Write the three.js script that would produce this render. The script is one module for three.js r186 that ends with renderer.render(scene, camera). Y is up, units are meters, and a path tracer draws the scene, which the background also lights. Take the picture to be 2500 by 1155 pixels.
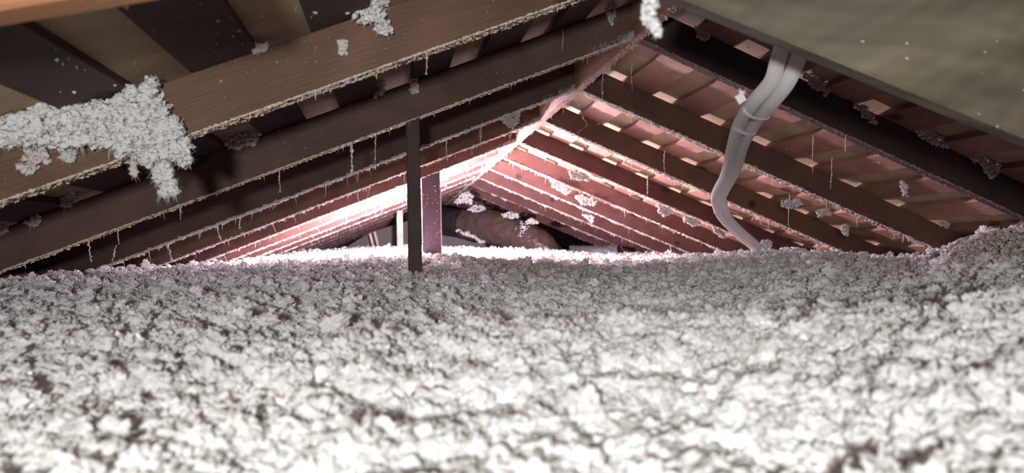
import * as THREE from 'three';
import { createNoise3D, createNoise2D } from 'simplex-noise';
import { mergeVertices } from 'three/addons/utils/BufferGeometryUtils.js';

// ---------------------------------------------------------------- camera, light, exposure
const scene = new THREE.Scene();
scene.background = new THREE.Color(0x000000);
const EYE = 0.5;                                            // eye height above the attic floor
const FPX = 1723.7, RW = 2500, RH = 1155;                   // focal length in pixels of the 2500 x 1155 frame
const FW = new THREE.Vector3(0.16528556, 0.01516556, -0.98612914);
const RT = new THREE.Vector3(0.9861258, -0.01813571, 0.1650061);
const UP = new THREE.Vector3(0.01538174, 0.99972051, 0.01795272);
const camera = new THREE.PerspectiveCamera(2 * Math.atan(RH / 2 / FPX) * 180 / Math.PI, RW / RH, 0.02, 60);
camera.position.set(0, EYE, 0);
camera.quaternion.setFromRotationMatrix(new THREE.Matrix4().makeBasis(RT, UP, FW.clone().negate()));
camera.focus = 1.95;
camera.userData.fStop = 4.6;
scene.add(camera);

const renderer = new THREE.WebGLRenderer({ antialias: true });
renderer.toneMapping = THREE.LinearToneMapping;
renderer.toneMappingExposure = 1.0;
renderer.shadowMap.enabled = true;

const FLASH = { pos: [-0.15, EYE + 0.036, 0.38], color: [1.0, 0.985, 0.96], intensity: 5.4 };   // camera flash, set behind the eye to even out its falloff
const BULB = { color: [1.0, 0.80, 0.93], intensity: 27 };                                       // bare bulb behind the front post

// ---------------------------------------------------------------- helpers
function rng(seed) { let a = seed >>> 0; return () => { a = (a + 0x6D2B79F5) | 0; let t = Math.imul(a ^ (a >>> 15), 1 | a); t = (t + Math.imul(t ^ (t >>> 7), 61 | t)) ^ t; return ((t ^ (t >>> 14)) >>> 0) / 4294967296; }; }
const n3 = createNoise3D(rng(11)), n3b = createNoise3D(rng(12)), n2 = createNoise2D(rng(13));
const lerp = (a, b, t) => a + (b - a) * t, clamp = (v, a, b) => Math.min(b, Math.max(a, v));
const V = (x, y, z) => new THREE.Vector3(x, y, z);
function at(px, py, d) {                                   // the point of the room measured at a pixel of the photograph, d metres away
  return V(0, EYE, 0).addScaledVector(FW, d).addScaledVector(RT, (px - RW / 2) / FPX * d).addScaledVector(UP, -(py - RH / 2) / FPX * d);
}
function atZ(px, py, z) { const e = at(px, py, 1).sub(V(0, EYE, 0)); return V(0, EYE, 0).addScaledVector(e, z / e.z); }   // the same, met with the plane of a rafter's face
const taken = {};
function numbered(name) { const k = taken[name] = (taken[name] ?? -1) + 1; return k ? `${name}_${String(k).padStart(3, '0')}` : name; }
function shade(o) { o.traverse((c) => { if (c.isMesh) { c.castShadow = true; c.receiveShadow = true; } }); return o; }
function thing(name, label, category, group, pos = [0, 0, 0]) {
  const o = new THREE.Group(); o.name = numbered(name); o.position.set(...pos); scene.add(o);
  o.userData = { label, category }; if (group) o.userData.group = group; return o;
}
function part(name, geo, mat, parent, kind, label) {
  const m = new THREE.Mesh(geo, mat); m.name = parent === scene ? numbered(name) : name; parent.add(m);
  if (parent !== scene) { const n = parent.children.filter((c) => c.name.replace(/_\d{3}$/, '') === name).length; if (n > 1) m.name = `${name}_${String(n - 1).padStart(3, '0')}`; }
  if (kind) m.userData.kind = kind; if (label) m.userData.label = label;
  m.castShadow = m.receiveShadow = true; return m;
}
function solo(name, geo, mat, label, category, group) { const m = part(name, geo, mat, scene); m.userData = { label, category }; if (group) m.userData.group = group; return m; }

// chamfered box, uv in metres, u along the longest side
function boxGeo(lx, ly, lz, c = 0.002) {
  const s = new THREE.Shape(); s.moveTo(-lx / 2 + c, -ly / 2 + c); s.lineTo(lx / 2 - c, -ly / 2 + c); s.lineTo(lx / 2 - c, ly / 2 - c); s.lineTo(-lx / 2 + c, ly / 2 - c); s.closePath();
  const g = new THREE.ExtrudeGeometry(s, { depth: lz - 2 * c, bevelEnabled: true, bevelThickness: c, bevelSize: c, bevelSegments: 1 });
  g.translate(0, 0, -(lz - 2 * c) / 2); return g;
}
let uvSeed = 1;
function grainUV(g, dir, across) {                          // u runs along the grain
  const p = g.attributes.position, uv = new Float32Array(p.count * 2), n = g.attributes.normal, k = uvSeed++ * 0.731;
  const third = V(0, 0, 0).crossVectors(dir, across), q = V(0, 0, 0), nn = V(0, 0, 0);
  for (let i = 0; i < p.count; i++) {
    q.fromBufferAttribute(p, i); nn.fromBufferAttribute(n, i);
    const a = Math.abs(nn.dot(across)) > Math.abs(nn.dot(third)) ? q.dot(third) : q.dot(across);
    uv[2 * i] = q.dot(dir) + k; uv[2 * i + 1] = a + k * 1.7;
  }
  g.setAttribute('uv', new THREE.BufferAttribute(uv, 2)); return g;
}
function prism(pts, z0, z1, c = 0.0015) {                   // outline in x,y extruded from z0 back to z1, with small bevels
  const s = new THREE.Shape(pts.map(([x, y]) => new THREE.Vector2(x, y)));
  const d = z0 - z1, g = new THREE.ExtrudeGeometry(s, { depth: d - 2 * c, bevelEnabled: true, bevelThickness: c, bevelSize: c, bevelOffset: -c, bevelSegments: 1 });
  g.translate(0, 0, z1 + c); return g;
}

// ---------------------------------------------------------------- textures and materials
function tex(w, h, fn, srgb = true) {
  const d = new Uint8Array(w * h * 4);
  for (let y = 0; y < h; y++) for (let x = 0; x < w; x++) { const c = fn(x, y), i = 4 * (y * w + x); d[i] = clamp(c[0], 0, 255); d[i + 1] = clamp(c[1], 0, 255); d[i + 2] = clamp(c[2], 0, 255); d[i + 3] = 255; }
  const t = new THREE.DataTexture(d, w, h); t.wrapS = t.wrapT = THREE.RepeatWrapping; t.magFilter = THREE.LinearFilter; t.minFilter = THREE.LinearMipmapLinearFilter; t.generateMipmaps = true;
  if (srgb) t.colorSpace = THREE.SRGBColorSpace; t.needsUpdate = true; return t;
}
const TAU = Math.PI * 2;
const ring = (u, v, fu, fv, s) => n3(Math.cos(u * TAU) * fu + s, Math.sin(u * TAU) * fu + v * fv, s * 3.1 + Math.cos(v * TAU) * 0.001);
function grain(seed, knots) {
  const r = rng(seed), ks = Array.from({ length: knots }, () => [r(), r(), 0.012 + 0.014 * r()]);
  return tex(1024, 512, (x, y) => {
    const u = x / 1024, v = y / 512;
    let warp = 0.04 * ring(u, v, 0.5, 2.0, seed), dark = 0;
    for (const [ku, kv, kr] of ks) { const du = (u - ku) * 2.4, dv = v - kv, d = Math.hypot(du, dv) / kr; if (d < 9) { warp += Math.sign(dv) * 0.05 * Math.exp(-d * d / 14); dark = Math.max(dark, Math.exp(-d * d / 1.6) * 0.62 + 0.25 * Math.exp(-Math.pow(d - 1.6, 2) * 3)); } }
    const line = Math.sin((v + warp) * 420 + 2 * ring(u, v, 0.9, 4, seed + 5)) * 0.5 + 0.5;
    const fine = ring(u, v, 3, 120, seed + 9) * 0.5 + 0.5, blot = ring(u, v, 1.3, 3, seed + 2) * 0.5 + 0.5;
    const b = (0.74 + 0.05 * line + 0.13 * fine + 0.16 * blot) * (1 - dark);
    return [255 * b, 255 * b * (0.97 + 0.03 * blot), 255 * b * (0.94 + 0.06 * blot)];
  });
}
const grains = [grain(3, 3), grain(21, 2), grain(37, 4)];
for (const g of grains) g.repeat.set(0.8, 2.2);
const lin = (r, g, b) => new THREE.Color().setRGB(r, g, b);
const wood = (c, i, rough = 0.72) => new THREE.MeshStandardMaterial({ color: lin(...c), map: grains[i], roughness: rough, bumpMap: grains[i], bumpScale: 0.0006 });
const rafterMats = [wood([0.148, 0.076, 0.050], 0), wood([0.136, 0.068, 0.046], 1), wood([0.156, 0.081, 0.054], 2)];
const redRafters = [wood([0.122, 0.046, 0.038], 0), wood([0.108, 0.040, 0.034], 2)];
const dimLitRafters = [wood([0.115, 0.066, 0.048], 1), wood([0.10, 0.056, 0.043], 2)];  // rafter wood darkened in colour where the flash falls off
const shadedRafter = wood([0.05, 0.033, 0.028], 1);  // rafter wood blackened to stand in for shade on its face
const M = {
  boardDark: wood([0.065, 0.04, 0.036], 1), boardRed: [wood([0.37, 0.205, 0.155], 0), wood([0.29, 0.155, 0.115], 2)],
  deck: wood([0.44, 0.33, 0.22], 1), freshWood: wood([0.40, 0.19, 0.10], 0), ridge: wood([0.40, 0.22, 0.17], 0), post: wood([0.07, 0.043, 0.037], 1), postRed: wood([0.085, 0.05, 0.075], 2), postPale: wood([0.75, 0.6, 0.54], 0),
  olive: new THREE.MeshStandardMaterial({ color: lin(0.215, 0.198, 0.145), map: tex(512, 512, (x, y) => { const u = x / 512, v = y / 512; const b = 0.78 + 0.12 * ring(u, v, 0.7, 6, 60) + 0.05 * ring(u, v, 5, 25, 61); const w = 0.10 * ring(u, v, 1.1, 16, 66) + 0.05 * ring(u, v, 2.4, 44, 67); return [255 * (b + w), 255 * (b + w) * (0.98 - 0.02 * ring(u, v, 1, 3, 64)), 255 * (b + w) * (0.95 + 0.07 * ring(u, v, 1, 4, 65))]; }), roughness: 0.9 }),
  bed: new THREE.MeshPhysicalMaterial({ color: lin(0.92, 0.905, 0.895), roughness: 1, transmission: 0.14, thickness: 0 }),
  fluff: new THREE.MeshStandardMaterial({ color: lin(0.66, 0.655, 0.645), roughness: 1 }),
  flakes: new THREE.MeshPhysicalMaterial({ color: lin(0.95, 0.945, 0.94), roughness: 1, transmission: 0.5, thickness: 0 }),
  lintTan: new THREE.MeshPhysicalMaterial({ color: lin(0.86, 0.74, 0.60), roughness: 1, transmission: 0.3, thickness: 0 }),
  lintLitEdge: new THREE.MeshStandardMaterial({ color: lin(0.40, 0.22, 0.17), roughness: 1 }),  // brown fringe standing in for the lit wood of the shaded rafter's lower edge
  matted: new THREE.MeshStandardMaterial({ color: lin(0.46, 0.39, 0.36), roughness: 0.8 }),  // insulation browned to stand in for dim, red bounced light
  lint: new THREE.MeshPhysicalMaterial({ color: lin(0.84, 0.79, 0.75), roughness: 1, transmission: 0.4, thickness: 0 }),
  hose: new THREE.MeshPhysicalMaterial({ color: lin(0.90, 0.87, 0.88), roughness: 0.8, transmission: 0.25, thickness: 0 }),
  tape: new THREE.MeshStandardMaterial({ color: lin(0.97, 0.97, 0.97), roughness: 0.4 }),
  duct: new THREE.MeshStandardMaterial({ color: lin(0.075, 0.05, 0.042), roughness: 0.4 }),
  ductBlack: new THREE.MeshStandardMaterial({ color: lin(0.02, 0.018, 0.017), roughness: 0.6 }),
  ductGrey: new THREE.MeshStandardMaterial({ color: lin(0.12, 0.12, 0.13), roughness: 0.5 }),
  panel: new THREE.MeshStandardMaterial({ color: lin(0.15, 0.135, 0.128), roughness: 0.9 }),
  dark: new THREE.MeshStandardMaterial({ color: lin(0.035, 0.03, 0.028), roughness: 0.95 }),
  floor: wood([0.2, 0.12, 0.08], 2), iron: new THREE.MeshStandardMaterial({ color: lin(0.05, 0.05, 0.05), roughness: 0.5 }),
};

// ---------------------------------------------------------------- geometry collector for fluff, fibres and strands
class Heap {
  constructor() { this.p = []; this.i = []; }
  add(pos, idx) { const o = this.p.length / 3; for (const v of pos) this.p.push(v); for (const k of idx) this.i.push(k + o); }
  blob(t, x, y, z, sx, sy, sz, r) {                         // a crumpled flake from the templates, turned at random
    const a = r() * TAU, c = Math.cos(a), s = Math.sin(a), b = r() * TAU, cb = Math.cos(b), sb = Math.sin(b), o = this.p.length / 3, q = t.p;
    for (let k = 0; k < q.length; k += 3) { const X = q[k] * c - q[k + 2] * s, Z0 = q[k] * s + q[k + 2] * c, Y = q[k + 1] * cb - Z0 * sb, Z = q[k + 1] * sb + Z0 * cb; this.p.push(x + X * sx, y + Y * sy, z + Z * sz); }
    for (const k of t.i) this.i.push(k + o);
  }
  spike(pts, rad) {                                         // three-sided tapering fibre through the points
    const o = this.p.length / 3, n = pts.length;
    for (let k = 0; k < n; k++) { const [x, y, z] = pts[k], R = rad * (k === n - 1 ? 0.15 : 1 - 0.6 * k / n); for (let j = 0; j < 3; j++) { const a = j * TAU / 3 + k * 0.5; this.p.push(x + Math.cos(a) * R, y, z + Math.sin(a) * R); } }
    for (let k = 0; k < n - 1; k++) for (let j = 0; j < 3; j++) { const a = o + k * 3 + j, b = o + k * 3 + (j + 1) % 3; this.i.push(a, a + 3, b, b, a + 3, b + 3); }
  }
  wisp(x, y, z, len, rad, r, lean = 0.35) {                 // a fibre hanging from a point
    const n = len > 0.02 ? 6 : 4, pts = []; let a = x, c = z; const dx = (r() - 0.5) * lean, dz = (r() - 0.5) * lean;
    for (let k = 0; k < n; k++) { pts.push([a, y - len * k / (n - 1), c]); a += (dx + (r() - 0.5) * 0.5) * len / n; c += (dz + (r() - 0.5) * 0.5) * len / n; }
    this.spike(pts, rad);
  }
  build() { const g = new THREE.BufferGeometry(); g.setAttribute('position', new THREE.Float32BufferAttribute(this.p, 3)); g.setIndex(this.i); g.computeVertexNormals(); return g; }
}
function flake(detail, seed, rough, flat = 0.75) {
  let g = new THREE.IcosahedronGeometry(1, detail); g.deleteAttribute('uv'); g.deleteAttribute('normal'); g = mergeVertices(g, 1e-4);
  const p = g.attributes.position, r = rng(seed), sx = 0.7 + 0.7 * r(), sy = flat * (0.7 + 0.6 * r());
  for (let k = 0; k < p.count; k++) { const x = p.getX(k), y = p.getY(k), z = p.getZ(k), f = 1 + rough * n3(x * 1.6 + seed * 7, y * 1.6, z * 1.6) + rough * 0.7 * n3(x * 3.7, y * 3.7 + seed * 3, z * 3.7); p.setXYZ(k, x * f * sx, (y * sy + 0.35 * n3b(x * 1.1 + seed, z * 1.1, 4) + 0.12 * n3b(x * 3.2, z * 3.2 + seed, 8)) * f, z * f); }
  return { p: Array.from(p.array), i: Array.from(g.index.array), g };
}
const tiny = [1, 2, 3, 4].map((s) => flake(0, s, 0.35)), small = [5, 6, 7, 8, 9, 10].map((s) => flake(1, s, 0.6, 0.45)), big = [11, 12, 13, 14, 15, 16, 17, 18].map((s) => flake(4, s, 0.5, s % 2 ? 0.36 : 0.65));
const pick = (a, r) => a[Math.floor(r() * a.length)];

// ---------------------------------------------------------------- the roof: measures of the frame
const X0 = 0.644, Y0 = EYE + 0.5524, Z1 = -1.1716, STEP = 0.61, RAF = 0.089, THK = 0.038, BRD = 0.019;
const AL = 0.36548, AR = 0.39735;
const ang = (s) => (s < 0 ? AL : AR);
const under = (s, x) => Y0 - Math.abs(x - X0) * Math.tan(ang(s));           // height of the rafters' lower edges
const zk = (k) => Z1 - STEP * (k - 1);
const ZB = -9.3, ZF = 1.3;

// roof deck and the spaced boards nailed across the rafters
const roof = new THREE.Group(); roof.name = 'ceiling'; roof.userData.kind = 'structure'; scene.add(roof);
for (const s of [-1, 1]) {
  const a = ang(s), t = Math.tan(a), n0 = (RAF + BRD) / Math.cos(a), n1 = (RAF + BRD + 0.03) / Math.cos(a), L = (Y0 + n1) / t + 0.02;
  const g = prism([[0, n0], [0, n1], [s * L, n1 - L * t], [s * L, n0 - L * t]], ZF, ZB, 0.0005);
  g.translate(X0, Y0, 0); grainUV(g, V(s * Math.cos(a), -Math.sin(a), 0), V(0, 0, 1));
  part('roof_deck', g, M.deck, roof);
  for (let i = 0; i < 14; i++) {
    const gap = s < 0 ? 0.067 + 0.1925 * i : 0.105 + 0.196 * i, u = gap + (s < 0 ? 0.09625 : 0.098), w = (s < 0 ? 0.102 : 0.106) + 0.006 * Math.sin(i * 2.3 + s);
    const b = boxGeo(w, BRD - 0.001, ZF - ZB - 0.04, 0.0015); grainUV(b, V(0, 0, 1), V(1, 0, 0));
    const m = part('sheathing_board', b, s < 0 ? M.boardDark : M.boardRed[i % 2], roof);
    const h = RAF + BRD / 2;
    m.position.set(X0 + s * (u * Math.cos(a) + h * Math.sin(a)), Y0 - u * Math.sin(a) + h * Math.cos(a), (ZF + ZB) / 2); m.rotation.z = -s * a;
    if (m.position.y < 0.04) roof.remove(m);
  }
}
{                                                           // flecks and curls of lint clinging under the boards
  const h = new Heap(), r = rng(640);
  for (let n = 0; n < 2600; n++) {
    const s = r() < 0.35 ? -1 : 1, a = ang(s), u = 0.05 + 1.75 * r(), z = s < 0 ? -0.35 - 1.3 * r() : -1.25 - 2.6 * r() * r(), gap = s < 0 ? 0.067 : 0.105, per = s < 0 ? 0.1925 : 0.196, q = ((u - gap) / per) % 1, inGap = Math.abs(q - Math.round(q)) < 0.24;
    const hh = (inGap ? RAF + BRD : RAF) - 0.0008, x = X0 + s * (u * Math.cos(a) + hh * Math.sin(a)), y = Y0 - u * Math.sin(a) + hh * Math.cos(a), w = s < 0 ? 0.0006 + 0.0032 * Math.pow(r(), 4) : 0.0005 + 0.0022 * Math.pow(r(), 4);
    if (r() < 0.55) h.blob(pick(small, r), x, y, z, w, w, w, r);
    else { const A = r() * TAU, l = 0.003 + 0.011 * r() * r(), dx = Math.cos(A) * l, dz = Math.sin(A) * l; h.spike([[x, y, z], [x + dx * 0.5, y - 0.004 * r(), z + dz * 0.5], [x + dx * 0.8 - dz * 0.3, y - 0.007 * r(), z + dz + dx * 0.3]], 0.0005); }
  }
  part('lint_flecks', h.build(), M.lint, roof, 'stuff');
}
const floorG = boxGeo(6.4, 0.06, ZF - ZB + 0.2, 0.002); grainUV(floorG, V(0, 0, 1), V(1, 0, 0));
const floor = part('floor', floorG, M.floor, scene, 'structure'); floor.position.set(X0 + 0.05, -0.03, (ZF + ZB) / 2);
for (const [n, z] of [['wall_back', ZB - 0.03], ['wall_front', ZF + 0.03]]) {
  const g = prism([[-3.2, 0], [3.0, 0], [0, Y0 + 0.16]], 0.03, -0.03); grainUV(g, V(1, 0, 0), V(0, 1, 0));
  const w = part(n, g, M.dark, scene, 'structure'); w.position.set(X0, 0, z);
}

// ---------------------------------------------------------------- blown insulation: the lie of the land
const PX = [-700, 0, 500, 1000, 1250, 1500, 1900, 2200, 2450, 3200];
const DP = [0.2, 0.35, 0.5, 0.76, 1.0, 1.2, 1.5, 1.85, 2.6, 3.5, 4.5, 5.5, 7, 9];
const HT = [
  [-.19, -.175, -.155, -0.115, -0.098, -.085, -.066, -.058, -.055, -.055, -.05, -.05, -.05, -.05],
  [-.19, -.175, -.155, -0.115, -0.098, -.085, -.066, -.058, -.055, -.055, -.05, -.05, -.05, -.05],
  [-.19, -.176, -.155, -0.118, -0.104, -.085, -.064, -.060, -.060, -.066, -.055, -.04, -.03, -.03],
  [-.19, -.172, -.148, -0.103, -0.116, -.098, -.076, -.066, -.050, -.032, -.014, .015, .03, .03],
  [-.19, -.172, -.146, -0.095, -0.12, -.098, -.080, -.074, -.066, -.058, -.035, -.02, -.01, -.01],
  [-.19, -.172, -.146, -0.095, -0.118, -.096, -.078, -.078, -.080, -.083, -.082, -.075, -.06, -.06],
  [-.19, -.17, -.145, -0.09, -0.112, -.096, -.072, -.036, -.042, -.08, -.085, -.09, -.09, -.09],
  [-.19, -.165, -.13, -0.072, -0.1, -.092, -.082, -.068, -.075, -.08, -.09, -.09, -.09, -.09],
  [-.19, -.165, -.13, -0.068, -0.082, -.055, .010, .020, -.02, -.05, -.09, -.09, -.09, -.09],
  [-.19, -.165, -.13, -0.068, -0.082, -.055, .010, .020, -.02, -.05, -.09, -.09, -.09, -.09],
];
const sm = (t) => t * t * (3 - 2 * t);
function bracket(A, v) { let i = 0; while (i < A.length - 2 && v > A[i + 1]) i++; return [i, clamp((v - A[i]) / (A[i + 1] - A[i]), 0, 1)]; }
function land(x, z) {
  const d = x * FW.x + z * FW.z, dd = Math.max(d, 0.2), px = RW / 2 + FPX * (x * RT.x + z * RT.z) / dd;
  const [i, t] = bracket(PX, px), [j, w] = bracket(DP, dd), a = sm(t), b = w;
  return EYE + lerp(lerp(HT[i][j], HT[i][j + 1], b), lerp(HT[i + 1][j], HT[i + 1][j + 1], b), a);
}
const billow = (x, y, z) => 1 - Math.abs(n3(x, y, z)) * 2;
function fluffed(x, z, out) {                               // lumps, clods and fibres added to the land, with overhangs
  const y = land(x, z), far = clamp((Math.hypot(x, z) - 0.3) / 1.2, 0, 1);
  const l1 = n3(x * 5, 1, z * 5), l2 = billow(x * 14, 2 + l1, z * 14), wx = 0.006 * n3b(x * 40, 3, z * 40), wz = 0.006 * n3b(x * 40, 9, z * 40);
  const l3 = billow((x + wx) * 38, 5, (z + wz) * 38), l4 = billow((x + wx * 2) * 95, 7, (z + wz * 2) * 95), l5 = n3b(x * 240, 11, z * 240);
  const l0 = billow(x * 5.5 + 0.3 * l1, 21, z * 7), h = 0.006 * l1 + lerp(0.007, 0.011, far) * l0 + lerp(0.006, 0.008, far) * l2 - 0.004 - 0.009 * far + 0.0038 * l3 + 0.0016 * l4 + 0.0008 * l5;
  out[0] = x + wx * 0.9 + 0.004 * n3b(x * 70, 31, z * 70); out[1] = y + h; out[2] = z + wz * 0.9 + 0.004 * n3b(x * 70, 51, z * 70); return out;
}
const topOf = (x, z) => fluffed(x, z, [0, 0, 0])[1];
{
  const ins = new THREE.Group(); ins.name = 'blown_insulation'; scene.add(ins);
  ins.userData = { label: 'deep pale fluffy blown insulation covering the whole attic floor', category: 'insulation', kind: 'stuff' };
  const cols = [], yaw = Math.atan2(FW.x, -FW.z);
  for (let c = 0; c <= 40; c++) cols.push(-1.45 + 0.60 * c / 40);
  for (let c = 1; c <= 1000; c++) cols.push(-0.85 + 1.70 * c / 1000);
  for (let c = 1; c <= 40; c++) cols.push(0.85 + 0.60 * c / 40);
  const nr = 560, nc = cols.length, P = new Float32Array(nr * nc * 3), I = [], q = [0, 0, 0];
  for (let r = 0; r < nr; r++) {
    const R = 0.22 * Math.pow(9.2 / 0.22, Math.pow(r / (nr - 1), 1.0));
    for (let c = 0; c < nc; c++) { const a = yaw + cols[c], x = Math.sin(a) * R, z = Math.max(-Math.cos(a) * R, ZB + 0.02); fluffed(x, z, q); P.set(q, (r * nc + c) * 3); }
  }
  const inside = (k) => { const x = P[3 * k], y = P[3 * k + 1], s = x < X0 ? -1 : 1; return y < under(s, x) + (RAF + BRD) / Math.cos(ang(s)); };
  for (let r = 0; r < nr - 1; r++) for (let c = 0; c < nc - 1; c++) {
    const k = r * nc + c; if (!inside(k) && !inside(k + 1) && !inside(k + nc)) continue;
    I.push(k, k + nc + 1, k + nc, k, k + 1, k + nc + 1);
  }
  const g = new THREE.BufferGeometry(); g.setAttribute('position', new THREE.BufferAttribute(P, 3)); g.setIndex(I.filter(() => true)); g.computeVertexNormals();
  if (g.attributes.normal.getY(300 * nc + 500) < 0) { for (let k = 0; k < I.length; k += 3) { const t = I[k]; I[k] = I[k + 1]; I[k + 1] = t; } g.setIndex(I); g.computeVertexNormals(); }
  part('insulation_bed', g, M.bed, ins, 'stuff');
  // loose flakes over the bed
  const r = rng(77), N = [88000, 33000], mats = big.map(() => []);
  const m4 = new THREE.Matrix4(), qu = new THREE.Quaternion(), e = new THREE.Euler();
  for (let pass = 0; pass < 2; pass++) for (let k = 0; k < N[pass]; k++) {
    const R = pass ? 2.2 * Math.pow(6.5 / 2.2, r()) : 0.28 * Math.pow(2.4 / 0.28, Math.pow(r(), 0.8)), a = yaw + (r() - 0.5) * 2.1, x = Math.sin(a) * R, z = -Math.cos(a) * R, s = x < X0 ? -1 : 1;
    const clod = n2(x * 9, z * 9); if (clod < -0.35 && r() < 0.7) continue;
    fluffed(x, z, q); if (q[1] > under(s, q[0])) continue;
    const size = (pass ? 0.004 + 0.012 * r() * r() : 0.0024 + 0.0105 * Math.pow(r(), 4)) * (1 + 0.35 * clod);
    const tilt = pass ? 4 : 1.3; e.set((r() - 0.5) * tilt, r() * TAU, (r() - 0.5) * tilt); qu.setFromEuler(e);
    m4.compose(V(q[0], q[1] + size * (pass ? 0.1 + 0.7 * r() : 0.4 * r()), q[2]), qu, V(size * (0.7 + 0.7 * r()), size * (0.6 + 0.6 * r()), size)); mats[Math.floor(r() * big.length)].push(m4.clone());
  }
  mats.forEach((list, v) => {
    const gg = big[v].g.clone(); gg.computeVertexNormals();
    const im = new THREE.InstancedMesh(gg, M.flakes, list.length); list.forEach((m, k) => im.setMatrixAt(k, m));
    im.name = v ? `loose_flakes_${String(v).padStart(3, '0')}` : 'loose_flakes'; im.userData.kind = 'stuff'; im.castShadow = im.receiveShadow = true; ins.add(im);
  });
  // stray fibres standing on the crests, catching the bulb
  const h = new Heap();
  for (let k = 0; k < 26000; k++) {
    const R = 1.5 * Math.pow(4.6 / 1.5, r()), a = yaw + (r() - 0.5) * 1.45, x = Math.sin(a) * R, z = -Math.cos(a) * R, s = x < X0 ? -1 : 1; fluffed(x, z, q); if (q[1] > under(s, q[0])) continue;
    const l = 0.005 + 0.013 * r() * r(), dx = (r() - 0.5) * l * 1.6, dz = (r() - 0.5) * l * 1.6;
    h.spike([[q[0], q[1] - 0.002, q[2]], [q[0] + dx * 0.4, q[1] + l * 0.6, q[2] + dz * 0.4], [q[0] + dx, q[1] + l * (0.5 + 0.5 * r()), q[2] + dz]], 0.0006 + R * 0.00028);
  }
  part('stray_fibres', h.build(), M.lint, ins, 'stuff');
}

// ---------------------------------------------------------------- rafters
const ORD = ['nearest', 'second', 'third', 'fourth', 'fifth', 'sixth', 'seventh', 'eighth', 'ninth', 'tenth', 'eleventh', 'twelfth', 'thirteenth', 'fourteenth'];
const LOOK_L = { 1: 'broad flash-lit brown rafter with a large knot, crossing above the big clump', 2: 'dark rafter resting on the black post, with a pale fringed lower edge', 3: 'dark rafter just behind the one resting on the black post, left slope', 4: 'dark maroon left-slope rafter, two behind the one on the black post', 5: 'maroon rafter resting on the purplish post, fringed with white fibres', 6: 'red left-slope rafter just behind the one on the purplish post', 7: 'pinkish left-slope rafter directly above the white-hot glowing one', 8: 'glowing white-hot left-slope rafter nearest to the hidden bulb', 9: 'glowing left-slope rafter resting on the thin white-lit post' };
const LOOK_R = { 1: 'darkest right-slope rafter, mostly covered by the blurred olive board', 2: 'nearest clear right-slope rafter, face blackened for shade above a reddish lower edge', 3: 'right-slope rafter with cream lit gaps along its top, behind the hoses at their tie', 4: 'right-slope rafter passing behind the elbow of the grey hoses', 5: 'right-slope rafter passing behind the lower end of the grey hoses', 6: 'maroon right-slope rafter carrying the thickest white lint clumps', 7: 'pink right-slope rafter next behind the one with thickest lint', 8: 'salmon right-slope rafter, two behind the one with thickest lint', 9: 'thin-fringed red-brown right-slope rafter close above the dark duct' };
const grp = { '-1': 'rafters of the left roof slope', 1: 'rafters of the right roof slope' };
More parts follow.
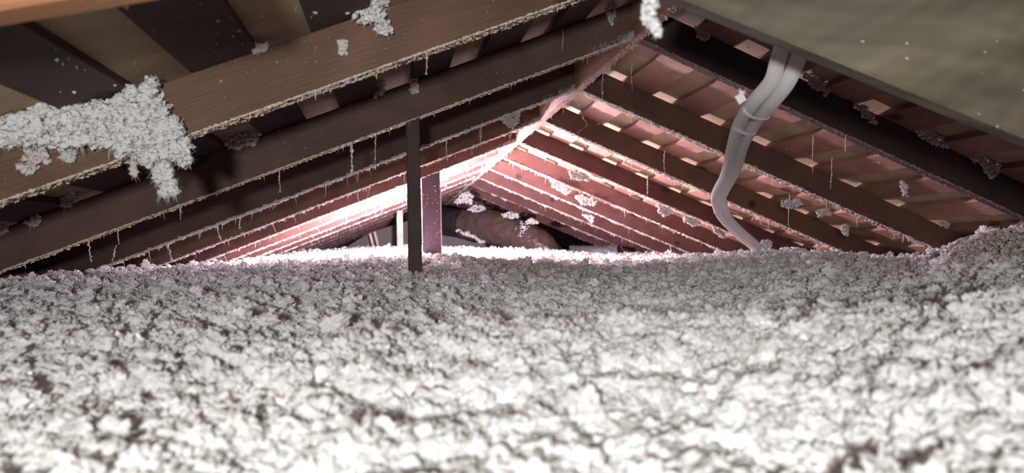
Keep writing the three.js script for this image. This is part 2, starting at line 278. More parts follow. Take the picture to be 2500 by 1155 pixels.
for (const s of [-1, 1]) for (let k = 1; k <= 13; k++) {
  const a = ang(s), t = Math.tan(a), hv = RAF / Math.cos(a), tr = 0.012, L = s < 0 ? 2.35 : 2.15, r = rng(900 + k * 7 + s);
  const label = (s < 0 ? LOOK_L[k] : LOOK_R[k]) || `${ORD[k - 1]} ${s < 0 ? 'left' : 'right'}-slope rafter counting from the black post end, deep in the attic`;
  const o = thing('rafter', label, 'rafter', grp[s], [X0, Y0, zk(k)]);
  const g = prism([[s * tr, -tr * t], [s * tr, hv - tr * t], [s * L, hv - L * t], [s * L, -L * t]], 0, -THK, 0.002);
  grainUV(g, V(s * Math.cos(a), -Math.sin(a), 0), V(Math.sin(a), s * Math.cos(a), 0));
  part('beam', g, s > 0 && k === 2 ? shadedRafter : s < 0 && (k === 2 || k === 3) ? dimLitRafters[k - 2] : k >= 5 ? redRafters[k % 2] : rafterMats[(k * 2 + (s > 0 ? 1 : 0)) % 3], o);
  // lint hanging from the lower edges and specks on the face
  const h = new Heap(), vis = (x) => Y0 - x * t > EYE - 0.13, thick = k < 2 ? 0.9 : k < 3 ? 1.05 : k < 9 ? 2.3 : 1.3, dens = k < 9 ? 1 : 0.55;
  for (let n = 0; n < 760 * dens; n++) {
    const x = tr + r() * 1.75; if (!vis(x)) continue; const pz = r() < 0.6 ? -0.001 - 0.004 * r() : r() < 0.5 ? -THK + 0.002 : -THK * r();
    const wave = 0.55 + 0.55 * n2(x * 7 + k * 3, s * 5 + k), l = (0.002 + 0.009 * r() * r() * wave + (r() < 0.035 ? 0.02 * r() : 0)) * thick;
    h.wisp(s * x, -x * t + 0.001, pz, l, 0.0006 + 0.0007 * r(), r, 0.7);
  }
  for (let n = 0; n < (s < 0 ? [0, 2600, 2200, 1300][k] ?? 500 : [0, 500, 520, 420][k] ?? 460) * dens; n++) { const x = tr + r() * 1.75; if (!vis(x)) continue; const w = (0.0012 + 0.0024 * r() * r()) * thick; h.blob(pick(tiny, r), s * x, -x * t - w * 0.2, r() < 0.55 ? -0.003 * r() : -THK * r(), w * 1.6, w * 0.9, w, r); }
  for (let n = 0; n < 150 * dens; n++) { const x = tr + r() * 1.75; if (!vis(x)) continue; const w = 0.0006 + 0.0016 * r() * r() * r(); h.blob(pick(tiny, r), s * x, -x * t + r() * hv * 0.97, 0.0004, w, w, w * 0.6, r); }
  if (s > 0 && k >= 4 && k <= 9) for (let n = 0; n < 9; n++) {    // thicker lint flags on the lit right-hand rafters
    const x0 = 0.15 + r() * 1.0, m = 26 + r() * 40, w = 0.02 + 0.035 * r();
    for (let j = 0; j < m; j++) { const dx = (r() - 0.5) * 2 * w, f = 1 - Math.abs(dx) / w, b = 0.0016 + 0.0028 * r(); h.blob(pick(tiny, r), s * (x0 + dx), -(x0 + dx) * t - 0.024 * f * (r() - 0.25), 0.002 * r() - 0.004, b * 1.3, b, b, r); }
    for (let j = 0; j < 10; j++) { const dx = (r() - 0.5) * 2 * w; h.wisp(s * (x0 + dx), -(x0 + dx) * t, -0.002, 0.01 + 0.022 * r() * (1 - Math.abs(dx) / w), 0.0011, r, 0.5); }
  }
  part('insulation_fringe', h.build(), s < 0 && k < 3 ? M.lintTan : s > 0 && k === 2 ? M.lintLitEdge : M.lint, o, 'stuff', 'dusty lint fringe');
}
// ridge board
{
  const o = thing('ridge_board', 'pale-edged ridge board running along the peak between both slopes', 'beam', null, [X0, Y0, 0]);
  const g = boxGeo(0.024, 0.125, 9.3, 0.002); grainUV(g, V(0, 0, 1), V(0, 1, 0)); const m = part('board', g, M.ridge, o); m.position.set(0, 0.0525, -4.6);
  const h = new Heap(), r = rng(5);
  for (let n = 0; n < 1500; n++) { const z = -0.7 - 8.2 * Math.pow(r(), 1.3); h.wisp((r() - 0.5) * 0.026, -0.01, z, 0.003 + 0.012 * r() * r() + (r() < 0.03 ? 0.02 : 0), 0.0007 + 0.0006 * r(), r, 0.8); }
  for (let n = 0; n < 900; n++) { const z = -0.7 - 8.2 * Math.pow(r(), 1.3), w = 0.0012 + 0.0025 * r() * r(); h.blob(pick(tiny, r), (r() - 0.5) * 0.024, -0.0105, z, w, w, w * 1.6, r); }
  for (let k = 1; k < 10; k++) for (let n = 0; n < 150; n++) {   // webs of lint where the rafters meet the ridge
    const q = Math.pow(r(), 1.5), x = -0.012 - 0.16 * q * r(), y = -Math.abs(x) * 0.4 + 0.02 - 0.02 * r(), z = zk(k) + 0.002 + 0.012 * r();
    h.spike([[x, y, z], [x - 0.012 * (r() - 0.3), y - 0.012 * r(), z + 0.004], [x - 0.03 * (r() - 0.3), y - 0.022 * r(), z]], 0.0006);
  }
  part('insulation_fringe', h.build(), M.lint, o, 'stuff', 'pale lint fringe');
}
// ---------------------------------------------------------------- posts
function post(px0, px1, k, mat, label, deep = 0.038) {
  const z = zk(k) - 0.0005, d0 = -z / -FW.z, col = (px, zz) => { let d = 1, p; for (let i = 0; i < 6; i++) { p = at(px, 500, d); d *= zz / p.z; } return at(px, 500, d).x; };
  const x0 = col(px0, z), x1 = col(px1, z), o = thing('post', label, 'post', null, [(x0 + x1) / 2, 0, z]), w = (x1 - x0) / 2, c = (x0 + x1) / 2;
  const g = prism([[-w, 0.001], [w, 0.001], [w, under(-1, c + w) - 0.0005], [-w, under(-1, c - w) - 0.0005]], 0, -deep, 0.002); grainUV(g, V(0, 1, 0), V(1, 0, 0));
  part('stud', g, mat, o); return { o, w, z };
}
post(995, 1028, 2, M.post, 'black square post standing in the insulation under the second rafter');  // same wood as the rafters, darkened in colour as its face is unlit
{
  const p = post(1030, 1075, 5, M.postRed, 'wide purplish post edged with white fibres, behind the black post');  // purple in the wood colour stands in for tinted light on the face
  const h = new Heap(), r = rng(61);
  for (let n = 0; n < 900; n++) { const y = EYE - 0.05 + r() * 0.36; h.spike([[p.w, y, -0.038 * r()], [p.w + 0.004 * r(), y + 0.004, 0.001], [p.w + 0.006 * r(), y - 0.008 + 0.012 * r(), 0.003 * r()]], 0.0016); }
  for (let n = 0; n < 60; n++) { const y = EYE + r() * 0.34, w = 0.001 + 0.002 * r(); h.blob(pick(tiny, r), (r() - 0.5) * 2 * p.w, y, 0.0006, w, w, w * 0.6, r); }
  part('insulation_fringe', h.build(), M.lint, p.o, 'stuff', 'pale lint fringe');
}
post(968, 983, 9, M.postPale, 'thin white-lit post to the left of the black post, far back');  // paler wood colour stands in for direct bulb light

// ---------------------------------------------------------------- hanging strands of lint
function strand(pts, thick, seed, label) {
  const h = new Heap(), r = rng(seed), c = new THREE.CatmullRomCurve3(pts), n = Math.max(6, Math.round(c.getLength() / 0.004)), list = [];
  for (let k = 0; k <= n; k++) { const p = c.getPoint(k / n), w = thick * 0.9; list.push([p.x + (r() - 0.5) * w, p.y, p.z + (r() - 0.5) * w]); }
  h.spike(list, thick * 0.55);
  for (const p of list) if (r() < 0.6) { const w = thick * (0.4 + 0.9 * r() * r()); h.blob(pick(tiny, r), p[0], p[1], p[2], w, w * 1.5, w, r); if (r() < 0.35) h.wisp(p[0], p[1], p[2], 0.006 + 0.006 * r(), thick * 0.3, r, 1.6); }
  return solo('lint_strand', h.build(), M.lint, label, 'lint', 'lint strands hanging from the rafters');
}
let sd = 300;
for (const [k, t, label, ...p] of [
  [2, .0032, 'long lint strand at the lower left end of the second left rafter', 216, 589, 219, 612, 222, 641],
  [2, .0026, 'short lint strand below the second left rafter, beside the longest lower one', 287, 558, 289, 575, 291, 595],
  [2, .0022, 'detached-looking lint strand hanging low just above the insulation edge', 284, 600, 278, 622, 273, 640],
  [2, .0020, 'thin lint strand halfway along the second left rafter', 440, 506, 440, 522, 441, 539],
  [2, .0024, 'knotted lint strand below the second left rafter, under a pale gap', 682, 417, 683, 445, 684, 468],
  [3, .0034, 'forked lint strand low on the third left rafter', 411, 590, 414, 612, 418, 633],
  [3, .0032, 'hooked lint strand along the middle of the third left rafter', 530, 549, 533, 566, 539, 585],
  [3, .0028, 'stubby lint strand beside the hooked one on the third left rafter', 586, 530, 585, 543, 585, 556],
  [2, .0036, 'heavy straight lint strand reaching down between two rafters, left of the black post', 858, 354, 859, 390, 858, 425],
  [2, .0020, 'thin straight lint strand just left of the black post', 917, 330, 916, 365, 915, 400],
  [3, .0024, 'thin lint strand right of the black post crossing a dark rafter', 1090, 342, 1090, 370, 1093, 396],
  [3, .0026, 'lint strand close to the peak on the third left rafter', 1176, 303, 1174, 325, 1173, 350],
  [1, .0018, 'short lint strand under the knotty front rafter', 1042, 125, 1042, 150, 1041, 180],
  [2, .0020, 'beaded lint strand across the dark face below the peak', 1375, 75, 1374, 98, 1372, 124],
  [2, .0026, 'lint strand dangling from the cream gap nearest the peak', 1473, 178, 1470, 208, 1471, 238],
  [2, .0018, 'thin lint strand with a bead beside the pinkish board near the peak', 1543, 150, 1542, 188, 1544, 224],
  [3, .0022, 'upper part of a crooked lint strand right of the ridge', 1410, 225, 1413, 255, 1424, 287],
  [3, .0018, 'sagging lint strand branching toward the right slope', 1424, 287, 1432, 305, 1407, 326],
  [3, .0018, 'curved lint strand bridging two right rafters near the ridge', 1458, 303, 1480, 297, 1518, 277],
  [3, .0028, 'straight lint strand hanging before a dark right rafter, left of the hoses', 1623, 368, 1621, 395, 1622, 425],
  [4, .0032, 'thick lint strand in the middle of the right slope', 1582, 428, 1581, 450, 1581, 476],
  [3, .0028, 'beaded lint strand right of the hose elbow', 1928, 475, 1926, 510, 1924, 550],
  [2, .0020, 'thin lint strand on the right slope, right of the hoses', 2031, 385, 2030, 420, 2028, 457],
  [2, .0018, 'faint long lint strand between two cream gaps of the right slope', 1985, 330, 1984, 380, 1984, 420],
  [2, .0024, 'lint strand at the upper right below the black rafter face', 2066, 330, 2064, 348, 2064, 368],
  [3, .0024, 'short lint strand near the foot of the right slope', 1995, 590, 1994, 603, 1995, 617],
  [7, .0044, 'lint strand low down on a salmon rafter near the insulation', 1636, 598, 1638, 612, 1641, 630],
  [6, .0040, 'lint strand left of the black post over the glowing rafters', 878, 462, 877, 490, 877, 516],
]) {
  const q = []; for (let j = 0; j < p.length; j += 2) q.push(atZ(p[j], p[j + 1], zk(k) + 0.003));
  strand(q, t, sd++, label);
}
// ---------------------------------------------------------------- clumps of insulation caught on the frame
function inPoly(x, y, P) { let c = false; for (let i = 0, j = P.length - 2; i < P.length; j = i, i += 2) if ((P[i + 1] > y) !== (P[j + 1] > y) && x < (P[j] - P[i]) * (y - P[i + 1]) / (P[j + 1] - P[i + 1]) + P[i]) c = !c; return c; }
const faceNear = (d) => { const k = Math.round((d + Z1) / STEP) + 1; return k >= 1 && k <= 8 && Math.abs(-zk(k) - d) < 0.1 ? zk(k) : null; };
function clump(P, d, n, size, deep, seed, label, mat = M.fluff, fib = 0.3, core = small) {
  const h = new Heap(), r = rng(seed), xs = P.filter((_, i) => !(i & 1)), ys = P.filter((_, i) => i & 1), x0 = Math.min(...xs), x1 = Math.max(...xs), y0 = Math.min(...ys), y1 = Math.max(...ys);
  n = Math.round(n * 2.2); size *= 0.72; let made = 0, tries = 0;
  while (made < n && tries++ < n * 60) {
    const x = lerp(x0, x1, r()), y = lerp(y0, y1, r()), J = Math.min(10, 0.10 * Math.min(x1 - x0, y1 - y0)); if (!inPoly(x + J * n2(x * 0.05, y * 0.05 + seed) + 0.45 * J * n2(x * 0.16, y * 0.16 + seed), y + J * n2(x * 0.05 + 40, y * 0.05 + seed) + 0.45 * J * n2(x * 0.16 + 9, y * 0.16), P) || (J > 9 && n2(x * 0.035 + seed, y * 0.035) < -0.62)) continue; made++;
    const w = size * (0.45 + 0.8 * r() * r()), f = faceNear(d), p = f ? atZ(x, y, f + 0.002 + deep * 0.7 * r() + size * 0.3) : at(x, y, d - deep * (r() - 0.3));
    h.blob(pick(core, r), p.x, p.y, p.z, w * (0.8 + 0.5 * r()), w * (0.7 + 0.6 * r()), w, r);
    if (r() < fib) { const l = size * (1 + 2.2 * r()), A = r() * TAU, dx = Math.cos(A) * l, dy = Math.sin(A) * l; h.spike([[p.x, p.y, p.z], [p.x + dx * 0.5, p.y + dy * 0.5 + l * 0.1 * (r() - 0.5), p.z + (r() - 0.2) * l * 0.4], [p.x + dx, p.y + dy - l * 0.15, p.z + (r() - 0.2) * l * 0.5]], size * 0.11); }
  }
  return solo('insulation_clump', h.build(), mat, label, 'insulation', 'insulation clumps caught on the roof frame');
}
clump([-60, 285, 60, 272, 110, 258, 150, 262, 210, 250, 262, 255, 300, 232, 318, 205, 332, 222, 352, 210, 366, 188, 380, 196, 374, 232, 398, 252, 415, 285, 438, 300, 452, 345, 462, 372, 455, 405, 430, 392, 408, 384, 350, 392, 322, 372, 300, 378, 270, 352, 215, 347, 160, 362, 150, 352, 90, 348, 40, 352, -60, 358], 1.105, 2600, 0.0085, 0.045, 501, 'long grey fluffy clump lying across the front rafter, the biggest of all', M.fluff, 0.4);
clump([365, 388, 402, 390, 412, 415, 436, 470, 420, 478, 400, 482, 388, 455], 1.11, 240, 0.007, 0.02, 502, 'ragged tuft hanging from the end of the biggest clump', M.fluff, 0.5);
clump([70, 352, 110, 360, 118, 395, 95, 400, 70, 432, 40, 405, 60, 385], 1.135, 60, 0.006, 0.01, 503, 'small scattered tuft below the biggest clump on the front rafter', M.lint, 0.4);
clump([148, 355, 184, 372, 176, 396, 152, 388], 1.135, 40, 0.006, 0.01, 504, 'little tuft hanging under the middle of the biggest clump', M.lint, 0.4);
clump([320, 392, 332, 400, 330, 432, 322, 425], 1.135, 36, 0.005, 0.006, 505, 'thin drip of fluff beside the ragged hanging tuft', M.lint, 0.4);
clump([878, -10, 945, -10, 930, 25, 958, 80, 935, 82, 918, 60, 895, 58, 862, 42], 1.10, 260, 0.006, 0.03, 506, 'pale tuft hanging over the top edge of the knotty front rafter', M.fluff, 0.4);
clump([1576, -10, 1606, -10, 1598, 35, 1612, 85, 1602, 92, 1580, 62, 1566, 25], 0.66, 130, 0.0036, 0.012, 507, 'white out-of-focus tuft hanging before the ridge board at the top', M.fluff, 0.35);
clump([612, 98, 630, 112, 652, 108, 648, 124, 620, 131, 608, 112], 1.165, 70, 0.005, 0.012, 508, 'grey tuft wedged behind the top of the front rafter', M.lint, 0.4);
clump([825, 98, 848, 98, 846, 130, 828, 132], 1.125, 44, 0.0045, 0.006, 509, 'small round tuft on the front rafter beside its knot', M.lint, 0.4);
clump([1478, 4, 1502, 2, 1503, 30, 1494, 62, 1484, 50], 1.755, 70, 0.006, 0.015, 546, 'wispy grey tuft hanging beside the ridge at the very top', M.lint, 0.6);
clump([540, 330, 570, 340, 600, 320, 638, 330, 620, 352, 560, 366], 1.74, 110, 0.008, 0.02, 510, 'grey tuft in the dark gap right of the biggest clump', M.lint, 0.3);
clump([908, 205, 935, 190, 938, 225, 915, 240], 1.74, 60, 0.007, 0.02, 511, 'hanging grey tuft left edge of the third lavender gap', M.lint, 0.3);
clump([1000, 190, 1018, 188, 1022, 222, 1005, 230], 1.74, 55, 0.007, 0.02, 512, 'hanging grey tuft right edge of the third lavender gap', M.lint, 0.3);
clump([138, 480, 190, 468, 196, 486, 165, 505, 142, 500], 1.74, 90, 0.008, 0.02, 513, 'grey tuft in the gap below the biggest clump', M.lint, 0.3);
clump([60, 540, 98, 522, 96, 550, 80, 552], 1.74, 60, 0.007, 0.02, 514, 'grey tuft low on the second left rafter near its foot', M.lint, 0.3);
clump([-20, 545, 15, 530, 16, 565, -20, 580], 1.74, 60, 0.008, 0.02, 515, 'grey tuft at the very foot of the second left rafter', M.lint, 0.3);
clump([1698, 66, 1722, 72, 1746, 62, 1738, 82, 1722, 104, 1704, 88], 1.755, 110, 0.0055, 0.012, 520, 'heart-shaped grey tuft on a black rafter face below the olive board', M.lint, 0.35);
clump([1958, 178, 2000, 186, 2030, 208, 2022, 236, 1998, 220, 1972, 200], 1.72, 150, 0.006, 0.02, 521, 'ragged grey tuft right beside the hoses at the olive board edge', M.lint, 0.35);
clump([2084, 254, 2112, 258, 2142, 300, 2130, 302, 2108, 284], 1.72, 110, 0.0055, 0.02, 522, 'lacy grey tuft on the black rafter right of the hoses', M.lint, 0.5);
clump([2226, 316, 2262, 312, 2326, 340, 2312, 362, 2280, 352, 2246, 330], 1.74, 170, 0.0075, 0.02, 523, 'broad grey tuft in the middle of the black rafter, right', M.lint, 0.3);
clump([2258, 290, 2285, 288, 2280, 308, 2262, 312], 1.73, 50, 0.005, 0.015, 524, 'small grey tuft above the broad one on the black rafter', M.lint, 0.4);
clump([2368, 384, 2402, 376, 2454, 400, 2436, 420, 2420, 436, 2402, 412], 1.74, 130, 0.0075, 0.02, 525, 'arrow-shaped grey tuft at the right end of the black rafter', M.lint, 0.3);
clump([1222, 290, 1262, 274, 1268, 290, 1250, 318, 1235, 302], 2.36, 110, 0.006, 0.01, 526, 'lavender web of lint near the peak on the third left rafter', M.lint, 0.6);
clump([1905, 492, 1948, 486, 1962, 500, 1930, 510, 1908, 502], 2.33, 80, 0.006, 0.02, 527, 'lavender tuft on the beaded strand, right slope', M.fluff, 0.6);
clump([1992, 514, 2022, 510, 2032, 522, 2000, 530], 2.33, 60, 0.006, 0.02, 528, 'lavender tuft right of the beaded strand, on the right slope', M.fluff, 0.5);
clump([2050, 548, 2070, 548, 2072, 580, 2054, 570], 2.30, 50, 0.006, 0.02, 529, 'tuft dangling from a gap near the right insulation edge', M.lint, 0.5);
clump([2196, 440, 2214, 446, 2218, 480, 2204, 478], 1.8, 40, 0.005, 0.02, 530, 'beaded tuft dangling before the boards at far right', M.lint, 0.5);
clump([2290, 545, 2330, 540, 2340, 550, 2310, 558], 2.3, 60, 0.007, 0.02, 531, 'flat grey tuft in a gap at the right foot of the roof', M.lint, 0.3);
clump([1390, 418, 1410, 425, 1436, 428, 1440, 440, 1412, 441, 1394, 436], 3.56, 110, 0.008, 0.02, 532, 'spiky white clump under a maroon right rafter, nearest the ridge', M.fluff, 0.6);
clump([1404, 480, 1424, 476, 1458, 492, 1452, 502, 1420, 500], 4.18, 120, 0.009, 0.02, 533, 'bright white clump in the middle of the pink right rafters', M.fluff, 0.5);
clump([1338, 438, 1372, 450, 1400, 466, 1380, 474, 1352, 458], 4.18, 120, 0.009, 0.02, 534, 'bright white clump nearest the peak on the pink right rafters', M.fluff, 0.5);
clump([1420, 522, 1450, 528, 1447, 546, 1438, 540], 4.8, 60, 0.009, 0.02, 535, 'white pennant-like clump on a salmon right rafter', M.fluff, 0.5);
clump([1604, 498, 1632, 508, 1646, 520, 1624, 530, 1610, 518], 3.56, 110, 0.008, 0.02, 536, 'pale ragged clump under a maroon right rafter, left of the hose elbow', M.fluff, 0.6);
clump([1666, 528, 1698, 534, 1714, 548, 1690, 553, 1672, 544], 3.56, 110, 0.008, 0.02, 537, 'flat ragged clump left of the lower hoses', M.fluff, 0.5);
clump([1736, 556, 1760, 562, 1776, 580, 1756, 578], 3.56, 80, 0.008, 0.02, 538, 'pinkish clump touching the hoses below their elbow', M.lint, 0.5);
clump([1856, 592, 1870, 584, 1886, 590, 1884, 606, 1862, 606], 2.62, 60, 0.007, 0.02, 539, 'round white puff behind the foot of the hoses', M.fluff, 0.5);
clump([1108, 498, 1122, 478, 1142, 468, 1156, 478, 1150, 500, 1128, 494], 6.3, 120, 0.011, 0.03, 540, 'spiky white cobweb of lint hanging left of the dark duct', M.fluff, 0.7);
clump([1140, 512, 1160, 500, 1180, 504, 1186, 512, 1158, 518], 6.45, 80, 0.011, 0.05, 541, 'white fluff lying on the left top of the dark duct', M.fluff, 0.4);
clump([1222, 526, 1240, 516, 1262, 522, 1272, 530, 1244, 533], 6.2, 80, 0.011, 0.05, 542, 'white fluff lying on the middle of the dark duct', M.fluff, 0.4);
clump([1284, 540, 1296, 533, 1316, 541, 1312, 548, 1290, 546], 6.05, 70, 0.010, 0.05, 543, 'white fluff on the duct where it bends down', M.fluff, 0.4);
clump([1112, 560, 1140, 566, 1184, 588, 1180, 594, 1140, 576], 6.48, 110, 0.011, 0.04, 544, 'sloping drift of fluff on the grey panel below the duct', M.fluff, 0.3);
clump([2330, 622, 2386, 592, 2420, 574, 2470, 566, 2600, 570, 2600, 668, 2470, 676, 2400, 660], 1.36, 1700, 0.0068, 0.10, 545, 'matted insulation mound at the right eave, browned for its dim reddish light', M.matted, 0.9);

// ---------------------------------------------------------------- olive board close overhead
{
  const d = 0.9, A = at(1626, -6, d), B = at(3500, 758, d), dir = B.clone().sub(A).normalize(), len = A.distanceTo(B), back = V(0.12, 0.05, -0.99).normalize();
  const up = V(0, 0, 0).crossVectors(back, dir).normalize(); if (up.y < 0) up.negate(); const zz = V(0, 0, 0).crossVectors(dir, up);
  const g = boxGeo(len, 0.212, 0.036, 0.004); grainUV(g, V(1, 0, 0), V(0, 1, 0));
  const o = thing('brace_board', 'blurred olive-grey board crossing the top corner close overhead', 'board'); o.position.copy(A).add(B).multiplyScalar(0.5).addScaledVector(up, 0.106);
  o.quaternion.setFromRotationMatrix(new THREE.Matrix4().makeBasis(dir, up, zz));
  part('plank', g, M.olive, o);
  const h = new Heap(), r = rng(88); for (let n = 0; n < 80; n++) { const w = 0.0006 + 0.0022 * r() * r(); h.blob(pick(small, r), (r() - 0.5) * len, (r() - 0.5) * 0.205, 0.0185, w, w, w * 0.5, r); }
  for (let n = 0; n < 40; n++) { const w = 0.0006 + 0.001 * r(); h.blob(pick(small, r), (r() - 0.5) * len, -0.105, 0.018 - 0.03 * r(), w, w, w, r); }
  part('lint_specks', h.build(), M.lint, o, 'stuff');
}
{
  const d = 0.60, A = at(-420, 116, d), B = at(520, -42, d), dir = B.clone().sub(A).normalize(), up = V(0, 1, 0); up.addScaledVector(dir, -up.dot(dir)).normalize();
  const o = thing('strut_board', 'orange-brown board just showing at the top corner above the spaced dark boards', 'board'); o.position.copy(A).add(B).multiplyScalar(0.5).addScaledVector(up, 0.045);
  o.quaternion.setFromRotationMatrix(new THREE.Matrix4().makeBasis(dir, up, V(0, 0, 0).crossVectors(dir, up)));
  const g = boxGeo(A.distanceTo(B), 0.09, 0.036, 0.003); grainUV(g, V(1, 0, 0), V(0, 1, 0)); part('plank', g, M.freshWood, o);
}
// ---------------------------------------------------------------- ribbed hoses
{
  const o = thing('hose_bundle', 'pair of ribbed grey-white hoses strapped together, bending into the insulation', 'hose');
  const D = [[40, .98], [106, 1.09], [150, 1.12], [197, 1.15], [249, 1.22], [301, 1.38], [366, 1.62], [402, 1.75], [436, 1.85], [480, 1.95], [506, 2.0], [532, 2.08], [571, 2.25], [597, 2.4], [623, 2.5], [650, 2.6]];
  const LX = [1940, 1912, 1899, 1885, 1842, 1807, 1786, 1779, 1768, 1747, 1750, 1762, 1798, 1829, 1860, 1885], RX = [1990, 1960, 1945, 1924, 1884, 1841, 1810, 1801, 1785, 1763, 1767, 1779, 1818, 1849, 1875, 1898];
  const R0 = 0.0122, curves = [LX, RX].map((X, j) => new THREE.CatmullRomCurve3(X.map((x, i) => at(x, D[i][0] + (j ? 2 : -2), D[i][1] + (j && i > 5 && i < 11 ? 0.014 : 0))), false, 'centripetal'));
  curves.forEach((c, j) => {
    const n = 170, m = 144, F = c.computeFrenetFrames(n, false), P = [], I = [];
    for (let i = 0; i <= n; i++) {
      const p = c.getPointAt(i / n), s = i / n, fade = s < 0.5 ? 1 : Math.max(0.12, 1 - (s - 0.5) * 4);
      for (let k = 0; k < m; k++) { const a = k / m * TAU, rr = R0 * (1 + 0.09 * fade * (Math.abs(Math.cos(a * 11 + Math.sin(s * 9) * 0.4)) - 0.6) + 0.035 * n3(Math.cos(a) * 1.2 + j * 9, Math.sin(a) * 1.2, s * 14) + (Math.abs(s - 0.62) < 0.07 ? 0.07 * n3(Math.cos(a) * 2.5, Math.sin(a) * 2.5 + j, s * 70) : 0));
        const ca = Math.cos(a) * rr, sa = Math.sin(a) * rr; P.push(p.x + F.normals[i].x * ca + F.binormals[i].x * sa, p.y + F.normals[i].y * ca + F.binormals[i].y * sa, p.z + F.normals[i].z * ca + F.binormals[i].z * sa); }
    }
    for (let i = 0; i < n; i++) for (let k = 0; k < m; k++) { const a = i * m + k, b = i * m + (k + 1) % m; I.push(a, b, a + m, b, b + m, a + m); }
    const g = new THREE.BufferGeometry(); g.setAttribute('position', new THREE.Float32BufferAttribute(P, 3)); g.setIndex(I); g.computeVertexNormals();
    part('hose', g, M.hose, o);
  });
  function band(name, u, width, tilt, mat, pad, label) {     // a flat loop drawn round both hoses
    const a = curves[0].getPointAt(u), b = curves[1].getPointAt(u), c = a.clone().add(b).multiplyScalar(0.5), e1 = b.clone().sub(a), half = e1.length() / 2; e1.normalize();
    const tan = curves[0].getTangentAt(u).clone(); tan.addScaledVector(e1, -tan.dot(e1)).normalize(); const e2 = V(0, 0, 0).crossVectors(tan, e1).normalize(), P = [], I = [], n = 64;
    const ra = half + R0 + pad, rb = R0 + pad;
    for (let k = 0; k < n; k++) { const t = k / n * TAU, sx = Math.sign(Math.cos(t)) * Math.pow(Math.abs(Math.cos(t)), 0.75), sy = Math.sign(Math.sin(t)) * Math.pow(Math.abs(Math.sin(t)), 0.75);
      for (const [w, q] of [[-1, 0], [1, 0], [1, 0.0009], [-1, 0.0009]]) { const p = c.clone().addScaledVector(e1, sx * (ra + q)).addScaledVector(e2, sy * (rb + q)).addScaledVector(tan, w * width / 2 + tilt * sx * ra); P.push(p.x, p.y, p.z); } }
    for (let k = 0; k < n; k++) for (let j = 0; j < 4; j++) { const A = k * 4 + j, B = k * 4 + (j + 1) % 4, C = ((k + 1) % n) * 4 + j, E = ((k + 1) % n) * 4 + (j + 1) % 4; I.push(A, B, C, B, E, C); }
    const g = new THREE.BufferGeometry(); g.setAttribute('position', new THREE.Float32BufferAttribute(P, 3)); g.setIndex(I); const gg = g.toNonIndexed(); gg.computeVertexNormals(); return part(name, gg, mat, o, null, label);
  }
  const find = (py) => { let b = 0, bd = 1e9; for (let i = 0; i <= 400; i++) { const p = curves[0].getPointAt(i / 400).sub(V(0, EYE, 0)), y = RH / 2 - FPX * p.dot(UP) / p.dot(FW); if (Math.abs(y - py) < bd) { bd = Math.abs(y - py); b = i / 400; } } return b; };
  band('strap', find(268), 0.012, 0.7, M.tape, 0.0024, 'white strap'); band('tape_wrap', find(308), 0.018, 0.8, M.tape, 0.0020, 'whitish tape wrap'); band('cable_tie', find(516), 0.005, 0.1, M.hose, 0.0016, 'thin tie');
  const tag = boxGeo(0.015, 0.016, 0.006, 0.0015); const m = part('buckle', tag, M.tape, o, null, 'white buckle'); m.position.copy(at(1808, 240, 1.19)); m.rotation.z = 0.55;
  const h = new Heap(), r = rng(401); for (let n = 0; n < 16; n++) { const p = at(1806 + r() * 12, 232 - r() * 6, 1.19), l = 0.004 + 0.008 * r(), A = 0.4 + r() * 2.4; h.spike([[p.x, p.y, p.z], [p.x + Math.cos(A) * l * 0.5, p.y + Math.sin(A) * l * 0.6, p.z], [p.x + Math.cos(A) * l, p.y + Math.sin(A) * l, p.z + 0.002]], 0.0007); }
  part('frayed_fibres', h.build(), M.tape, o, 'stuff');
}
// ---------------------------------------------------------------- ducts and panel at the far end
function tubeGeo(pts, rad, n, m, wr, seed) {
  const c = new THREE.CatmullRomCurve3(pts, false, 'centripetal'), F = c.computeFrenetFrames(n, false), P = [], I = [];
  for (let i = 0; i <= n; i++) { const s = i / n, p = c.getPointAt(s), R = rad(s);
    for (let k = 0; k < m; k++) { const a = k / m * TAU, rr = R * (1 + wr(s, a, n3(Math.cos(a) * 1.5 + seed, Math.sin(a) * 1.5, s * 6))); const ca = Math.cos(a) * rr, sa = Math.sin(a) * rr; P.push(p.x + F.normals[i].x * ca + F.binormals[i].x * sa, p.y + F.normals[i].y * ca + F.binormals[i].y * sa, p.z + F.normals[i].z * ca + F.binormals[i].z * sa); } }
  for (let i = 0; i < n; i++) for (let k = 0; k < m; k++) { const a = i * m + k, b = i * m + (k + 1) % m; I.push(a, b, a + m, b, b + m, a + m); }
  const cs = c.getPointAt(0), ce = c.getPointAt(1), o = P.length / 3; P.push(cs.x, cs.y, cs.z, ce.x, ce.y, ce.z);
  for (let k = 0; k < m; k++) { I.push(o, (k + 1) % m, k); I.push(o + 1, n * m + k, n * m + (k + 1) % m); }
  const g = new THREE.BufferGeometry(); g.setAttribute('position', new THREE.Float32BufferAttribute(P, 3)); g.setIndex(I); g.computeVertexNormals(); return g;
}
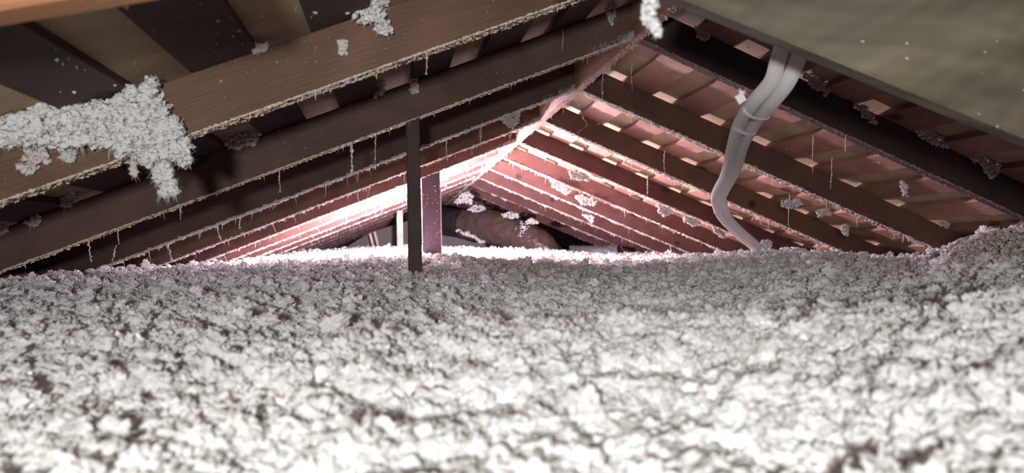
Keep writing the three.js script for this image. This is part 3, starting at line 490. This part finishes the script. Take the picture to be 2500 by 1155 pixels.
{
  const o = thing('flexible_duct', 'dark brown flexible duct dusted with fluff, bending down into the insulation', 'duct');
  part('black_sleeve', tubeGeo([at(1010, 525, 7.3), at(1085, 540, 6.95), at(1150, 548, 6.7)], (s) => 0.128 + 0.01 * s, 40, 48, (s, a, v) => 0.06 * v + 0.02 * Math.sin(s * 60), 3), M.ductBlack, o, null, 'black sleeve');
  part('duct_run', tubeGeo([at(1135, 547, 6.72), at(1180, 551, 6.58), at(1230, 563, 6.42), at(1285, 584, 6.28)], (s) => 0.142 + 0.012 * Math.sin(s * 3), 60, 64, (s, a, v) => 0.05 * v + 0.012 * Math.sin(s * 55 + 2 * a + 4 * v), 7), M.duct, o);
  part('elbow', tubeGeo([at(1272, 578, 6.3), at(1300, 590, 6.22), at(1328, 612, 6.15), at(1342, 640, 6.12), at(1346, 670, 6.12)], (s) => 0.142 - 0.012 * s, 70, 72, (s, a, v) => 0.05 * v + 0.06 * Math.abs(Math.sin(s * 16 + 2.5 * v + 0.8 * a)) - 0.03, 12), M.duct, o, null, 'crumpled elbow');
  const h = new Heap(), r = rng(71); for (let n = 0; n < 70; n++) { const A = -0.3 + r() * 2.0, p = at(1284 - 14 * Math.sin(A * 1.4) + r() * 5, 540 + 50 * r(), 6.12 + 0.03 * r()), w = 0.003 + 0.006 * r(); h.blob(pick(tiny, r), p.x, p.y, p.z, w, w, w, r); }
  part('caught_lint', h.build(), M.fluff, o, 'stuff');
}
{
  const o = thing('duct_stub', 'small grey duct stub with a crumpled pale end lying below the right rafters', 'duct');
  part('pipe', tubeGeo([at(1395, 612, 6.4), at(1440, 614, 6.2), at(1492, 614, 6.1)], () => 0.05, 30, 40, (s, a, v) => 0.05 * v + 0.02 * Math.sin(s * 50), 21), M.ductGrey, o);
  part('collar', tubeGeo([at(1490, 614, 6.1), at(1500, 614, 6.08), at(1512, 613, 6.06)], (s) => 0.055 + 0.004 * Math.sin(s * 6), 24, 48, (s, a, v) => 0.18 * v * v + 0.06 * Math.sin(a * 13), 25), M.ductGrey, o, null, 'crumpled pale collar');
}
{
  const z = 7.0, pts = [[800, 640], [850, 600], [905, 566], [990, 541], [1040, 536], [1085, 546], [1215, 598], [1240, 640]].map(([x, y]) => at(x, y, z));
  const o = thing('grey_panel', 'grey board panel standing below the dark duct at the far end', 'panel'); const c = at(1030, 600, z), e1 = RT.clone(), e2 = UP.clone();
  o.position.copy(c); o.quaternion.setFromRotationMatrix(new THREE.Matrix4().makeBasis(RT, UP, FW.clone().negate()));
  const g = prism(pts.map((p) => { const q = p.clone().sub(c); return [q.dot(e1), q.dot(e2)]; }), 0, -0.06, 0.004); grainUV(g, V(1, 0, 0), V(0, 1, 0)); part('board', g, M.panel, o);
}
for (const [x0, y0, x1, y1, label] of [[903, 570, 912, 604, 'pale wood offcut leaning at the far end, first from the left'], [914, 566, 923, 600, 'pale wood offcut leaning against its twin at the far end, nearer the thin post']]) {
  const A = at(x0, y0, 6.85), B = at(x1, y1, 6.85), d = B.clone().sub(A), g = boxGeo(0.024, d.length(), 0.014, 0.0015); grainUV(g, V(0, 1, 0), V(1, 0, 0));
  const m = solo('wood_offcut', g, M.postPale, label, 'wood', 'leaning wood offcuts'); m.position.copy(A).add(B).multiplyScalar(0.5); m.quaternion.setFromUnitVectors(V(0, 1, 0), d.normalize().negate());
}
// ---------------------------------------------------------------- the bulb behind the post, and the camera flash set back behind the eye
{
  const p = at(1011, 514, 3.98), o = thing('light_bulb', 'bare glowing bulb hidden behind the black post', 'lamp', null, [p.x, p.y, p.z]);
  const glass = new THREE.MeshStandardMaterial({ color: lin(0.9, 0.9, 0.9), emissive: lin(...BULB.color), emissiveIntensity: 6 });
  part('bulb', new THREE.LatheGeometry([[0.0001, -0.034], [0.014, -0.031], [0.024, -0.022], [0.028, -0.008], [0.026, 0.006], [0.018, 0.02], [0.013, 0.032], [0.012, 0.036], [0.0001, 0.037]].map(([x, y]) => new THREE.Vector2(x, y)), 28), glass, o);
  const s = part('socket', new THREE.LatheGeometry([[0.0001, 0.036], [0.016, 0.036], [0.018, 0.042], [0.018, 0.06], [0.01, 0.07], [0.0001, 0.07]].map(([x, y]) => new THREE.Vector2(x, y)), 24), M.iron, o);
  part('cord', new THREE.TubeGeometry(new THREE.CatmullRomCurve3([V(0, 0.068, 0), V(0.004, 0.075, -0.04), V(0.0, under(-1, p.x) - p.y + 0.004, zk(6) - p.z + 0.004)]), 12, 0.003, 6), M.iron, o);
  const L = new THREE.PointLight(lin(...BULB.color), BULB.intensity); L.position.copy(p); L.castShadow = true; L.shadow.radius = 1.4; L.shadow.bias = -0.002; scene.add(L);
}
{
  const L = new THREE.SpotLight(lin(...FLASH.color), FLASH.intensity, 0, 1.3, 0.5, 2); L.position.set(...FLASH.pos); L.target.position.copy(at(1150, 560, 2)); scene.add(L, L.target); L.castShadow = true; L.shadow.radius = 2; L.shadow.bias = -0.002;
}
renderer.render(scene, camera);
